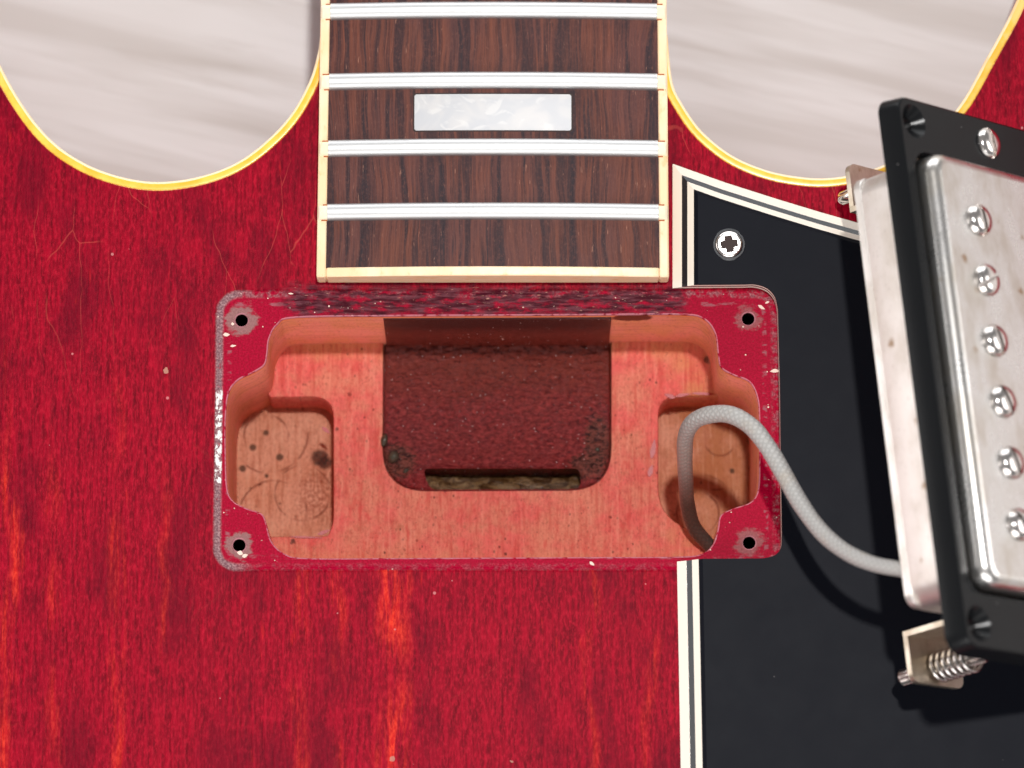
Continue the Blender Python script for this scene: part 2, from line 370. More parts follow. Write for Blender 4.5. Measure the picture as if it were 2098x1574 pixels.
def mat_floor(name, a, b, c, marks=False):
    g = G(name)
    n1 = g.noise(g.sc(0.16, 0.16), 1.0, 4, 0.6); n2 = g.noise(g.sc(2.4, 1.7), 1.0, 5, 0.7); n3 = g.noise(g.sc(0.9, 0.35), 1.0, 4, 0.65)
    col = g.mix(g.step(n1, 0.35, 0.65), a, b)
    col = g.mix(g.mul(g.step(n2, 0.40, 0.75), 0.6), col, c)
    col = g.mix(g.mul(g.step(n3, 0.52, 0.70), 0.6), col, lin(208, 76, 70) if not marks else lin(166, 92, 66))
    dz = g.noise(g.sc(0.3, 0.3), 1.0, 5, 0.7); col = g.mix(g.mul(g.step(dz, 0.56, 0.72), 0.4), col, lin(150, 92, 62))
    # raw tan wood along the edges of the rout
    e = g.m('MAXIMUM', g.step(g.y, 7.0, 10.5), g.m('MAXIMUM', g.step(g.y, -22.5, -27.5), g.step(g.add(g.x, g.mul(g.sub(n1, .5), 8)), 24, 30)))
    col = g.mix(g.mul(e, g.add(0.25, g.mul(g.step(n1, 0.3, 0.6), 0.6))), col, lin(212, 136, 92) if not marks else lin(170, 104, 62))
    pits = g.voro(g.sc(0.75, 0.55, 0)); pc = g.step(g.add(pits, g.mul(g.sub(n2, 0.5), 0.3)), 0.15, 0.08)
    col = g.mix(g.mul(pc, g.mul(g.step(g.noise(g.sc(0.12, 0.12), 1.0, 2), 0.42, 0.6), 0.85)), col, lin(70, 34, 22))
    fib = g.noise(g.sc(3.6, 1.5), 1.0, 4, 0.75); col = g.mix(g.mul(g.step(fib, 0.55, 0.68), 0.62), col, lin(120, 40, 34))
    if not marks:      # dents and fine cracks in the floor
        for (px, py, r) in ((716, 808, .35), (1450, 738, .7), (1465, 775, .6), (600, 1110, .5), (1035, 1135, .3), (1250, 1060, .25), (690, 880, .35)):
            q = P2(px, py, FLOOR); col = g.mix(g.mul(g.step(g.dist2(q[0], q[1], r, r, g.mul(g.sub(n2, .5), 2.6)), 1.1, 0.6), 0.8), col, lin(52, 26, 18))
    gr = g.noise(g.sc(1.7, 0.13), 1.0, 4, 0.65, 0.3); col = g.mix(g.mul(g.step(gr, 0.50, 0.66), 0.5), col, lin(190, 70, 60) if not marks else lin(158, 88, 58))
    col = g.mix(g.mul(g.step(gr, 0.46, 0.34), 0.4), col, lin(236, 150, 128) if not marks else lin(222, 168, 138))
    hh = g.add(g.mul(n2, 0.6), g.add(g.mul(fib, 0.5), g.mul(gr, 0.6)))
    if marks:          # rings left by the drill, resin spots, brown patch by the inner edge
        for px, py, r in ((545, 893, 3.6), (552, 893, 6.2), (560, 1050, 5.4), (1470, 935, 5.6), (1475, 905, 2.4), (1430, 1050, 6.4), (1430, 1052, 3.4), (620, 1010, 4.6)):
            q = P2(px, py, SLOT); d = g.dist2(q[0], q[1], 1, 1, g.mul(g.sub(n1, .5), 0.7))
            k = g.mul(g.step(g.m('ABSOLUTE', g.sub(d, r)), 0.2, 0.06), g.step(g.noise(g.sc(0.22, 0.22), 1.0, 2), 0.44, 0.60))
            col = g.mix(g.mul(k, 0.6), col, lin(110, 44, 28)); hh = g.add(hh, g.mul(k, -0.8))
        for px, py, r in ((545, 887, .55), (518, 917, .65), (573, 937, .7), (497, 960, .65), (546, 975, .4), (1540, 960, .6), (655, 938, 1.6), (666, 948, 1.3), (1500, 965, .5)):
            q = P2(px, py, SLOT); col = g.mix(g.mul(g.step(g.dist2(q[0], q[1], r, r, g.mul(g.sub(n2, .5), .9)), 1.1, 0.6), 0.85), col, lin(66, 42, 26) if r < 1 else lin(34, 14, 8))
        q = P2(660, 1000, SLOT); sc_ = g.step(g.dist2(q[0], q[1], 4.5, 7, g.mul(g.sub(n1, .5), 1.4)), 1.2, 0.2)
        col = g.mix(g.mul(g.mul(sc_, g.step(n2, 0.4, 0.6)), 0.7), col, lin(130, 50, 22))
    nb = g.bump(hh, 0.7, 0.25)
    return g.done(col, 0.72, 0, 0.25, normal=nb)

def mat_tenon():
    g = G('rough_mahogany')
    n1 = g.noise(g.sc(0.12, 0.2), 1.0, 4, 0.6); n2 = g.noise(g.sc(1.1, 1.8), 1.0, 6, 0.75, 0.6); n3 = g.noise(g.sc(2.6, 0.25), 1.0, 4, 0.6)
    top = g.step(g.add(g.y, g.mul(g.sub(n1, .5), 9)), -2, 8)
    col = g.mix(g.step(n2, 0.35, 0.68), lin(96, 12, 14), lin(168, 58, 58))
    col = g.mix(g.mul(top, 0.75), col, g.mix(n2, lin(84, 18, 8), lin(140, 56, 34)))
    low = g.step(g.y, -7, -13)
    col = g.mix(g.mul(low, g.mul(g.step(n3, 0.45, 0.62), 0.6)), col, lin(150, 40, 42))
    for px, py, a_, b_ in ((1225, 905, 2.6, 5.0), (1205, 955, 3.6, 2.6), (812, 945, 3.6, 3.4)):
        q = P2(px, py, FLOOR); col = g.mix(g.mul(g.step(g.dist2(q[0], q[1], a_, b_, g.mul(g.sub(n2, .5), 1.6)), 1.1, 0.6), 0.8), col, g.mix(g.step(n2, .4, .6), lin(52, 24, 14), lin(128, 72, 58)))
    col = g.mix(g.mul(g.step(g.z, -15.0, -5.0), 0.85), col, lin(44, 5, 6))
    wh = g.mul(g.m('LESS_THAN', g.voro(g.sc(0.8, 1.1, 0.5)), 0.075), g.step(n1, 0.35, 0.5))
    col = g.mix(wh, col, lin(228, 205, 200))
    nb = g.bump(g.add(n2, g.mul(g.noise(g.sc(3, 3.6), 1.0, 4, 0.7), 0.5)), 0.8, 0.8)
    return g.done(col, 0.16, 0, 0.9, normal=nb)

def mat_rosewood():
    g = G('rosewood')
    wob = g.mul(g.sub(g.noise(g.sc(0.05, 0.03), 1.0, 3), 0.5), 5.0)
    v = g.vec(g.add(g.x, wob), g.mul(g.y, 0.035), 0.0)
    a = g.noise(v, 0.55, 6, 0.62); b = g.noise(v, 1.6, 5, 0.65); pore = g.noise(g.vec(g.mul(g.add(g.x, wob), 3.4), g.mul(g.y, 0.22), 0.0), 1.0, 3, 0.6)
    col = g.mix(g.step(b, 0.30, 0.70), lin(70, 34, 30), lin(112, 60, 44))
    col = g.mix(g.mul(g.step(g.noise(g.sc(0.09, 0.05), 1.0, 3), 0.42, 0.62), 0.5), col, lin(84, 50, 50))
    big = g.noise(g.vec(g.mul(g.add(g.x, wob), 0.42), g.mul(g.y, 0.014), 5.0), 1.0, 4, 0.65)
    col = g.mix(g.mul(g.step(big, 0.47, 0.59), 0.85), col, lin(42, 24, 30))
    col = g.mix(g.mul(g.step(a, 0.53, 0.62), 0.85), col, lin(34, 22, 30))
    col = g.mix(g.mul(g.step(pore, 0.58, 0.72), 0.6), col, lin(44, 24, 24))
    col = g.mix(g.mul(g.step(g.noise(g.vec(g.mul(g.x, 2.4), g.mul(g.y, 0.4), 3.0), 1.0, 3, 0.6), 0.64, 0.74), 0.5), col, lin(176, 124, 102))
    col = g.mix(g.mul(g.step(g.noise(g.sc(2.6, 1.6), 1.0, 3, .7), .45, .75), .4), col, lin(108, 64, 54))
    nb = g.bump(g.add(g.mul(pore, -0.7), g.mul(b, 0.4)), 0.5, 0.15)
    return g.done(col, 0.5, 0, 0.2, normal=nb)

def mat_cream(name, a, b, rough=0.32, stains=False):
    g = G(name)
    n = g.noise(g.sc(0.25, 0.12), 1.0, 4, 0.55); col = g.mix(g.step(n, 0.35, 0.7), a, b)
    if stains:
        s2 = g.noise(g.sc(0.6, 0.35), 1.0, 4, 0.6)
        col = g.mix(g.mul(g.step(s2, 0.55, 0.72), 0.5), col, lin(240, 176, 108))
    return g.done(col, rough, 0, 0.45, normal=g.bump(g.noise(g.sc(1.2, 0.6), 1, 3), 0.15, 0.1))

def mat_body_binding():
    g = G('amber_binding')
    i = g.attr('inset'); n = g.noise(g.sc(0.3, 0.3), 1.0, 4, 0.6); f = g.noise(g.sc(2.2, 2.2), 1.0, 3, 0.6)
    amber = g.mix(g.step(n, 0.3, 0.7), lin(240, 180, 52), lin(248, 204, 84))
    col = g.mix(g.step(g.add(i, g.mul(g.sub(n, .5), 0.25)), 0.52, 0.42), amber, lin(250, 226, 186))
    edge = g.step(g.add(i, g.mul(g.sub(f, .5), 0.5)), 1.42, 1.58)
    col = g.mix(g.mul(edge, 0.8), col, lin(176, 80, 44))
    worn = g.mul(g.step(g.y, 47, 56), g.step(n, 0.42, 0.6)); col = g.mix(g.mul(worn, 0.6), col, lin(252, 192, 120))
    return g.done(col, 0.22, 0, 0.5)

def mat_metal(name, col, rough, patina=0.0, scale=1.0, spots=False):
    g = G(name)
    n = g.noise(g.sc(0.25 * scale, 0.12 * scale, 0.25 * scale), 1.0, 5, 0.6); f = g.noise(g.sc(2.2, 1.2, 2.2), 1.0, 4, 0.65)
    c = g.mix(g.mul(g.step(n, 0.4, 0.7), patina), col, tuple(x * 0.72 * k for x, k in zip(col, (1.0, 0.93, 0.82))))
    if spots:
        vd = g.voro(g.sc(0.16, 0.16, 0.16)); k = g.mul(g.step(g.add(vd, g.mul(g.sub(f, .5), .22)), 0.16, 0.05), g.step(n, 0.47, 0.57))
        c = g.mix(g.mul(k, 0.75), c, lin(150, 112, 66))
        c = g.mix(g.mul(g.step(f, 0.58, 0.72), 0.3), c, lin(168, 158, 152))
    r = g.add(rough, g.add(g.mul(g.sub(n, 0.5), 0.22), g.mul(g.sub(f, 0.5), 0.14))) if patina else g.add(rough, g.mul(g.sub(n, 0.5), 0.12))
    return g.done(c, r, 1.0, 0.5, normal=g.bump(g.add(f, n), 0.05, 0.05) if patina else None)

def mat_plastic(name, col, rough, spec=0.5, dust=0.25):
    g = G(name)
    n = g.noise(g.sc(0.2, 0.2, 0.2), 1.0, 4, 0.6); f = g.noise(g.sc(3.5, 3.5, 3.5), 1.0, 4, 0.7)
    c = g.mix(g.mul(g.step(f, 0.55, 0.8), dust), col, tuple(x * 2.2 + 0.008 for x in col))
    if col[0] < 0.1:
        sp_d = g.m('LESS_THAN', g.voro(g.sc(0.3, 0.3, 0.3)), g.mul(g.step(n, 0.5, 0.62), 0.045)); c = g.mix(g.mul(sp_d, 0.6), c, (0.16, 0.15, 0.15))
    return g.done(c, g.add(rough, g.mul(g.sub(n, 0.5), 0.06)), 0, spec, normal=g.bump(f, 0.08, 0.04))

def mat_pearl():
    g = G('pearloid')
    n = g.noise(g.sc(0.16, 0.2), 1.0, 2, 0.5, 1.0); n2 = g.noise(g.sc(0.22, 0.28), 1.0, 2, 0.5, 1.8)
    c = g.mix(g.step(n, 0.35, 0.65), lin(190, 188, 188), lin(178, 179, 183))
    c = g.mix(g.mul(g.step(n2, 0.56, 0.70), 0.5), c, lin(206, 204, 202))
    return g.done(c, 0.3, 0.0, 0.6)

def mat_cable():
    g = G('braided_shield')
    uv = g.tc.outputs['UV']; sp = g.t.nodes.new('ShaderNodeSeparateXYZ'); g.put(sp.inputs[0], uv); u, v = sp.outputs[0], sp.outputs[1]
    a = g.m('SINE', g.mul(g.add(g.mul(u, 8.0), g.mul(v, 1.0)), 6.2832)); b = g.m('SINE', g.mul(g.sub(g.mul(u, 8.0), g.mul(v, 1.0)), 6.2832))
    w = g.m('POWER', g.mul(g.add(g.m('MAXIMUM', a, b), 1.0), 0.5), 2.0)
    n = g.noise(g.sc(0.35, 0.35, 0.35), 1.0, 4, 0.6)
    c = g.mix(g.mul(w, 0.35), lin(182, 180, 177), lin(120, 118, 116))
    c = g.mix(g.mul(g.step(n, 0.5, 0.75), 0.35), c, lin(176, 160, 140))
    # tarnish: the last centimetres of braid are oxidised
    t = g.step(g.add(v, g.mul(g.sub(n, .5), 9)), 23, 9); c = g.mix(g.mul(t, 0.92), c, g.mix(w, lin(58, 44, 30), lin(16, 12, 9)))
    t2 = g.step(g.add(v, g.mul(g.sub(n, .5), 8)), 44, 18); c = g.mix(g.mul(t2, 0.45), c, lin(120, 112, 104))
    return g.done(c, g.sub(0.55, g.mul(t2, 0.25)), g.add(0.25, g.mul(t2, 0.3)), 0.5, normal=g.bump(w, 0.4, 0.15))

def mat_table():
    g = G('pale_oak')
    v = g.rotz(13)
    w = g.t.nodes.new('ShaderNodeVectorMath'); w.operation = 'MULTIPLY'; g.put(w.inputs[0], v); w.inputs[1].default_value = (0.009, 0.13, 1)
    a = g.noise(w.outputs[0], 1.0, 4, 0.55, 0.5)
    w2 = g.t.nodes.new('ShaderNodeVectorMath'); w2.operation = 'MULTIPLY'; g.put(w2.inputs[0], v); w2.inputs[1].default_value = (0.03, 0.42, 1)
    b = g.noise(w2.outputs[0], 1.0, 4, 0.6, 0.3)
    c = g.mix(g.step(a, 0.34, 0.66), lin(202, 196, 191), lin(226, 223, 221))
    c = g.mix(g.mul(g.step(b, 0.5, 0.72), 0.45), c, lin(192, 184, 178))
    c = g.mix(g.mul(g.step(g.noise(g.sc(.012, .02), 1, 3), .45, .7), .35), c, lin(214, 208, 204))
    return g.done(c, 0.6, 0, 0.3)

def mat_plain(name, col, rough=0.5, var=0.3, spec=0.4):
    g = G(name); n = g.noise(g.sc(1.2, 1.2, 1.2), 1.0, 4, 0.6)
    return g.done(g.mix(g.mul(n, var), col, tuple(c * 0.5 for c in col)), rough, 0, spec, normal=g.bump(n, 0.2, 0.1))

RED = mat_red(); TENON = mat_tenon(); ROSE = mat_rosewood()
FLOORM = mat_floor('pink_stained_maple', lin(226, 102, 96), lin(218, 132, 108), lin(170, 72, 62))
SLOTM = mat_floor('bare_slot_wood', lin(216, 152, 124), lin(206, 138, 108), lin(158, 98, 70), True)
CREAM = mat_cream('cream_binding', lin(247, 212, 168), lin(250, 224, 190), 0.22, True)
NIB = mat_cream('nib_cream', lin(250, 230, 196), lin(252, 236, 212), 0.25)
AMBER = mat_body_binding()
FRET = mat_metal('polished_nickel', (0.62, 0.62, 0.62), 0.48)
STEEL = mat_metal('screw_nickel', (0.74, 0.70, 0.68), 0.18, 0.3)
COVER = mat_metal('aged_nickel_cover', (0.72, 0.705, 0.69), 0.30, 0.7, 1.0, True)
COVERSIDE = mat_metal('tarnished_nickel', (0.82, 0.775, 0.74), 0.46, 0.45, 1.0, True)
LEGM = mat_metal('nickel_silver', (0.66, 0.58, 0.48), 0.38, 0.6, 2.0, True)
PGB = mat_plastic('black_ply', (0.0060, 0.0066, 0.0102), 0.4, 0.03, 0.35)
PGBG = mat_plastic('black_ply_polished', (0.010, 0.011, 0.016), 0.16, 0.38, 0.2)
PGW = mat_plastic('white_ply', lin(236, 226, 212), 0.4, 0.45, 0.0)
RINGM = mat_plastic('black_ring_plastic', (0.0065, 0.007, 0.008), 0.24, 0.2, 0.4)
PEARL = mat_pearl(); CABLE = mat_cable(); TABLE = mat_table()
DARK = mat_plain('dark_brown_fill', lin(44, 20, 14), 0.6); TICK = mat_plain('nib_line', lin(176, 92, 30), 0.6)
def mat_glue():
    g = G('old_hide_glue'); n = g.noise(g.sc(0.45, 0.9), 1.0, 5, 0.65, 0.8); f = g.noise(g.sc(1.6, 2.0), 1.0, 4, 0.7)
    c = g.mix(g.step(n, 0.38, 0.62), lin(66, 36, 10), lin(132, 98, 62)); c = g.mix(g.mul(g.step(f, 0.5, 0.68), 0.7), c, lin(46, 24, 8))
    return g.done(c, 0.2, 0, 0.6, normal=g.bump(g.add(n, g.mul(f, .5)), 0.8, 0.6))
GLUE = mat_glue(); GLUED = mat_plain('dark_glue_drop', lin(66, 58, 44), 0.08, 0.6, 0.8)
GLUES = mat_plain('smeared_glue', lin(92, 46, 34), 0.42, 1.0, 0.4)
SPLINT = mat_plain('red_splinter', lin(170, 20, 24), 0.4); CHIPM = mat_plain('pale_chip', lin(236, 206, 190), 0.5); ORCHIP = mat_plain('wood_chip', lin(206, 132, 92), 0.6)

# ------------------------------------------------------------------ the setting
tm = Mesh(); tm.box(-900, 900, -900, 900, BACK - 20.3, BACK - 0.3)
tab = obj('tabletop', tm, TABLE, smooth=0); tab['kind'] = 'structure'
tab['label'] = 'pale whitewashed wooden tabletop seen through the two cutaways'; 

# ------------------------------------------------------------------ the guitar
guitar = thing('electric_guitar', 'cherry red electric guitar with bound cutaways and an empty pickup cavity', 'guitar', (RCX, RCY - 60, BACK))
AX = P2(1010, 0, 0)[0]
def body_outline():
    left = [(656, 70), (650, 110), (632, 168), (592, 238), (533, 298), (470, 339), (392, 364), (310, 371), (230, 356), (160, 326), (100, 281), (48, 216), (0, 132), (-58, 8)]
    pl = [P2(*q) for q in left]
    right = [(1368, 70), (1378, 165), (1400, 214), (1440, 269), (1500, 317), (1570, 347), (1640, 361), (1702, 363), (1770, 351), (1835, 325), (1900, 282), (1965, 216), (2020, 120), (2083, 0)]
    pr = [P2(*q) for q in right]
    d = 12.93
    horn = [(1150, -190), (1250, -330), (1420, -440), (1640, -450), (1880, -340), (2080, -120), (2220, 180), (2300, 560), (2240, 1000), (2150, 1450), (2140, 1900), (2250, 2400), (2480, 2900), (2640, 3500), (2600, 4200), (2300, 4800), (1700, 5250), (900, 5460)]
    hl = [(AX - a / d, (787 - b) / d) for a, b in horn]; hr = [(AX + a / d, (787 - b) / d) for a, b in horn]
    pts = [(AX - 24.0, 58.5)] + pl + hl + [(AX, (787 - 5500) / d)] + hr[::-1] + pr[::-1] + [(AX + 24.0, 58.5)]
    return ccw(catmull(pts[1:-1], 6, closed=False) + [(AX + 24.0, 60.0), (AX - 24.0, 60.0)])
BODY = body_outline()
CAV = ccw(catmull([P2(*q) for q in [(606, 651), (800, 648), (1000, 647), (1200, 646), (1390, 645), (1440, 653), (1464, 682), (1470, 722), (1476, 752), (1500, 768), (1535, 783), (1551, 815),
        (1555, 860), (1555, 930), (1553, 1000), (1538, 1028), (1500, 1042), (1476, 1056), (1470, 1085), (1460, 1115), (1438, 1134), (1390, 1140), (1200, 1141), (1000, 1142), (800, 1143), (630, 1143),
        (583, 1134), (556, 1108), (546, 1072), (536, 1052), (505, 1041), (478, 1026), (466, 1000), (463, 930), (463, 855), (469, 806), (487, 780), (520, 763), (542, 748), (548, 725), (552, 694), (569, 665)]], 5))
inner = inset(BODY, 1.6)
bm_ = Mesh()
lip = [(BACK, 0), (-0.35, 0), (-0.12, 0.06), (0, 0.28)]
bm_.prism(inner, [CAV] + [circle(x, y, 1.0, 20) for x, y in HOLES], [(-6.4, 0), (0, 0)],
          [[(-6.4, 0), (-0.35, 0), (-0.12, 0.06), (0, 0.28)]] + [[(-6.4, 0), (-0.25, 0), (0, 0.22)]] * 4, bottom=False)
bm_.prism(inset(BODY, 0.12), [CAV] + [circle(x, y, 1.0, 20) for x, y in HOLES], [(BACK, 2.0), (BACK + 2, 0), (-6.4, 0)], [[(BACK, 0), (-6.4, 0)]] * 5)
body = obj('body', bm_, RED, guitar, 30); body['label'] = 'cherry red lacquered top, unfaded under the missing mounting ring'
# amber binding round the edge
bb = Mesh(); prof = [(0.0, -6.3), (0.0, -0.62), (0.07, -0.32), (0.2, -0.12), (0.4, -0.02), (0.62, 0.02), (1.0, 0.03), (1.35, 0.03), (1.62, 0.0), (1.62, -6.3)]
rings = [[(x, y, z) for x, y in inset(BODY, d)] for d, z in prof]; bb.loops(rings, close=True)
bb.att = [d for d, z in prof for _ in BODY]
def obj_att(name, me, mat, parent):
    o = obj(name, me, mat, parent, smooth=0)
    for p in o.data.polygons: p.use_smooth = True
    return o
bind = obj_att('body_binding', bb, AMBER, guitar); bind['label'] = 'amber yellow binding with a pale worn outer edge'

# cavity floor, leg slots and neck tenon
def PF(px, py, z=FLOOR): return P2(px, py, z)
left_slot = rounded([PF(448, 748), PF(549, 748), PF(549, 815), PF(683, 813), PF(683, 1070), PF(672, 1098), PF(448, 1101)], [0, 0, 0.8, 3.6, 1.2, 0.6, 0], 6)
right_slot = rounded([PF(1349, 812), PF(1484, 812), PF(1484, 750), PF(1570, 750), PF(1570, 1100), PF(1435, 1098), PF(1349, 1052)], [3.4, 0.5, 0, 0, 0, 1.6, 4.2], 6)
tenon_out = rounded([PF(786, 630), PF(1252, 630), PF(1252, 1004), PF(784, 1006)], [0, 0, 7.0, 7.2], 10)
fl = Mesh(); fl.prism([PF(430, 625), PF(1590, 625), PF(1590, 1175), PF(430, 1175)], [left_slot, right_slot, tenon_out],
                      [(-36, 0), (FLOOR, 0)], [[(-36, 0), (FLOOR - 0.35, 0), (FLOOR, 0.15)]] * 3)
floor_o = obj('cavity_floor', fl, FLOORM, guitar, 30); floor_o['label'] = 'pink stained maple floor of the pickup cavity'
sf = Mesh(); sf.box(PF(432, 0)[0], PF(700, 0)[0], PF(0, 1172)[1], PF(0, 628)[1], -35, SLOT); obj('leg_slot_floor', sf, SLOTM, guitar, 0)
sf = Mesh(); sf.box(PF(1335, 0)[0], PF(1588, 0)[0], PF(0, 1172)[1], PF(0, 628)[1], -35, SLOT); obj('leg_slot_floor', sf, SLOTM, guitar, 0)
gap = rounded([PF(866, 958), PF(1188, 958), PF(1192, 1001), PF(880, 1003)], [1.0, 1.0, 1.6, 1.6], 5)
tn = Mesh(); tn.prism(inset(ccw(tenon_out), 0.12), [gap], [(-33, 0), (FLOOR - 1.2, 0), (FLOOR - 0.9, 0.2)])
wy = P2(1000, 647)[1]
x0, x1 = P2(786, 650, -3)[0], P2(1252, 650, -3)[0]
tn.hexa([(x0, wy - 0.55, -30), (x1, wy - 0.55, -30), (x1, wy + 2, -30), (x0, wy + 2, -30)], [(x0, wy - 0.25, -1.6), (x1, wy - 0.25, -1.6), (x1, wy + 2, -1.6), (x0, wy + 2, -1.6)])
from mathutils import noise as mnoise
def inside_poly(x, y, lp):
    c_ = False
    for k in range(len(lp)):
        (xa, ya), (xb, yb) = lp[k - 1], lp[k]
        if (ya > y) != (yb > y) and x < (xb - xa) * (y - ya) / (yb - ya) + xa: c_ = not c_
    return c_
to = inset(ccw(tenon_out), 0.2); go = inset(ccw(gap), -0.15); NX, NY = 130, 108
bx0, bx1 = min(p[0] for p in to), max(p[0] for p in to); by0, by1 = min(p[1] for p in to), max(p[1] for p in to)
def tz(x, y):
    a = mnoise.fractal(Vector((x * 0.9, y * 1.5, 3)), 0.7, 2.1, 4); b = mnoise.noise(Vector((x * .35, y * .5, 9)))
    low_ = max(0.0, min(1.0, (y + 4) / -8 + .2))
    c2 = mnoise.noise(Vector((x * .7 + 5, y * 1.3, 21)))
    return FLOOR - 0.55 + (0.5 * a + 0.42 * abs(c2) - 0.9 * max(0, b - .15)) * (1 - .45 * low_) + random.uniform(-.06, .06)
tv = [(bx0 + (bx1 - bx0) * i / NX, by0 + (by1 - by0) * j / NY) for j in range(NY + 1) for i in range(NX + 1)]
keep = [inside_poly(x, y, to) and not inside_poly(x, y, go) for x, y in tv]
tf = [q for j in range(NY) for i in range(NX) for q in [(j * (NX + 1) + i, j * (NX + 1) + i + 1, (j + 1) * (NX + 1) + i + 1, (j + 1) * (NX + 1) + i)] if all(keep[k] for k in q)]
tn.add([(x, y, tz(x, y)) for x, y in tv], tf)
ten = obj('neck_tenon', tn, TENON, guitar, 30); ten['label'] = 'dark rough mahogany neck tenon in the cavity'
# old glue at the tenon's end
gm = Mesh()
gx0, gx1 = PF(860, 0)[0], PF(1196, 0)[0]; gy0, gy1 = PF(0, 1006)[1], PF(0, 952)[1]
nx, ny = 40, 9; vs = []
for j in range(ny):
    for i in range(nx):
        u, w = i / (nx - 1), j / (ny - 1)
        z = -26.0 - 3.2 * w ** 1.5 + 0.5 * math.sin(u * 23 + w * 4) * math.sin(w * 7 + u * 9) + random.uniform(-.12, .12)
        if u < .12 or u > .9: z += 0.8
        vs.append((gx0 + (gx1 - gx0) * u, gy0 + (gy1 - gy0) * w, z))
gm.add(vs, [(j * nx + i, j * nx + i + 1, (j + 1) * nx + i + 1, (j + 1) * nx + i) for j in range(ny - 1) for i in range(nx - 1)])
gl = obj('glue_line', gm, GLUE, guitar, 180); gl['label'] = 'brown dried glue in the gap behind the neck tenon'
def blob(name, px, py, z, rx, ry, rz, mat, parent=guitar, ang=0, seed=0):
    rnd = random.Random(seed); b = bmesh.new(); bmesh.ops.create_icosphere(b, subdivisions=2, radius=1)
    c = P(px, py, z); me = Mesh(); ca, sa = math.cos(ang), math.sin(ang); vs = []
    for v in b.verts:
        k = 1 + (rnd.uniform(-.3, .3) if rz < .5 else rnd.uniform(-.12, .12)); x, y = v.co.x * rx * k, v.co.y * ry * k
        vs.append((c.x + x * ca - y * sa, c.y + x * sa + y * ca, c.z + v.co.z * rz * k))
    me.add(vs, [tuple(v.index for v in f.verts) for f in b.faces]); b.free()
    return obj(name, me, mat, parent, 180)
for i, (px, py, rx, ry, rz, mt) in enumerate([(787, 903, .6, 1.2, .7, GLUED), (806, 936, .95, 1.2, .9, GLUED), (1224, 921, .4, .4, .35, GLUED), (832, 965, .5, .35, .3, GLUED)]):
    blob('glue_drop', px, py, FLOOR - 0.2, rx, ry, rz, mt, ang=random.uniform(-.6, .6), seed=i)
# chips and splinters caught in the rout
def sliver(name, px, py, z, l, w, ang, mat, t=0.18, tilt=0.0):
    c = P(px, py, z); a = math.radians(ang); ux, uy = math.cos(a), math.sin(a)
    o = []
    for (s_, k) in ((-1, .25), (-.4, 1), (.3, .8), (1, .15)):
        for side in (-1, 1): o.append((s_ * l / 2, side * w / 2 * k * random.uniform(.8, 1.2)))
    me = Mesh(); top = [(c.x + x * ux - y * uy, c.y + x * uy + y * ux, c.z + t + tilt * x) for x, y in o]; bot = [(x, y, z_ - t) for x, y, z_ in top]
    f = []
    for k in range(3): a0 = 2 * k; f += [(a0, a0 + 2, a0 + 3, a0 + 1), (a0 + 8, a0 + 9, a0 + 11, a0 + 10), (a0, a0 + 8, a0 + 10, a0 + 2), (a0 + 1, a0 + 3, a0 + 11, a0 + 9)]
    f += [(0, 1, 9, 8), (6, 14, 15, 7)]
    me.add(top + bot, f); return obj(name, me, mat, guitar, 0)
for px, py, l, w, a, mt in [(812, 661, 1.0, .35, 8, CHIPM), (875, 661, 2.1, .5, 4, CHIPM), (998, 667, .6, .3, 30, CHIPM), (1110, 672, 1.5, .4, -5, CHIPM), (1190, 653, 1.5, .5, 0, ORCHIP), (1203, 660, 1.8, .6, -3, ORCHIP), (1032, 694, .8, .25, 10, CHIPM), (835, 655, .6, .3, 0, CHIPM)]:
    p0 = P(px, py, -3); sliver('paint_chip', px, py, -3.0 - max(0, (py - 648)) * 0.30, l, w, a, mt, 0.2)
for px, py, l, w, a in [(1372, 812, 1.8, .7, 160), (1400, 810, 2.6, .6, 10), (1440, 807, 3.6, .5, -3), (1338, 920, 3.2, .9, 80), (1333, 965, 2.0, .8, 75), (668, 882, 1.6, .6, -40), (628, 1101, 5.2, .35, -2), (664, 1091, 2.2, .6, 20)]:
    sliver('splinter', px, py, FLOOR + 0.05, l, w, a, SPLINT, 0.15)
# dust and chips around the footprint
for px, py, l, w, a in [(464, 686, 1.0, .6, 0), (478, 709, .9, .35, 8), (437 + 40, 664, .5, .5, 0), (1560, 630, 1.2, .5, -30), (1572, 620, .7, .4, 20), (1587, 760, .6, 1.4, 90), (492, 1133, .7, .9, 70), (502, 1139, .9, .6, 20), (1213, 1155, .9, .5, -40), (596, 602, .8, .25, -5)]:
    sliver('paint_chip', px, py, 0.02, l, w, a, CHIPM, 0.08)

# neck under the fretboard
nk = Mesh(); nk.prism([(AX - 26.5, 56), (AX + 26.5, 56), (AX + 24.5, 330), (AX - 24.5, 330)], [], [(-20, 9), (-15, 4), (-8, 0.6), (-0.05, 0)])
obj('neck', nk, RED, guitar, 40)

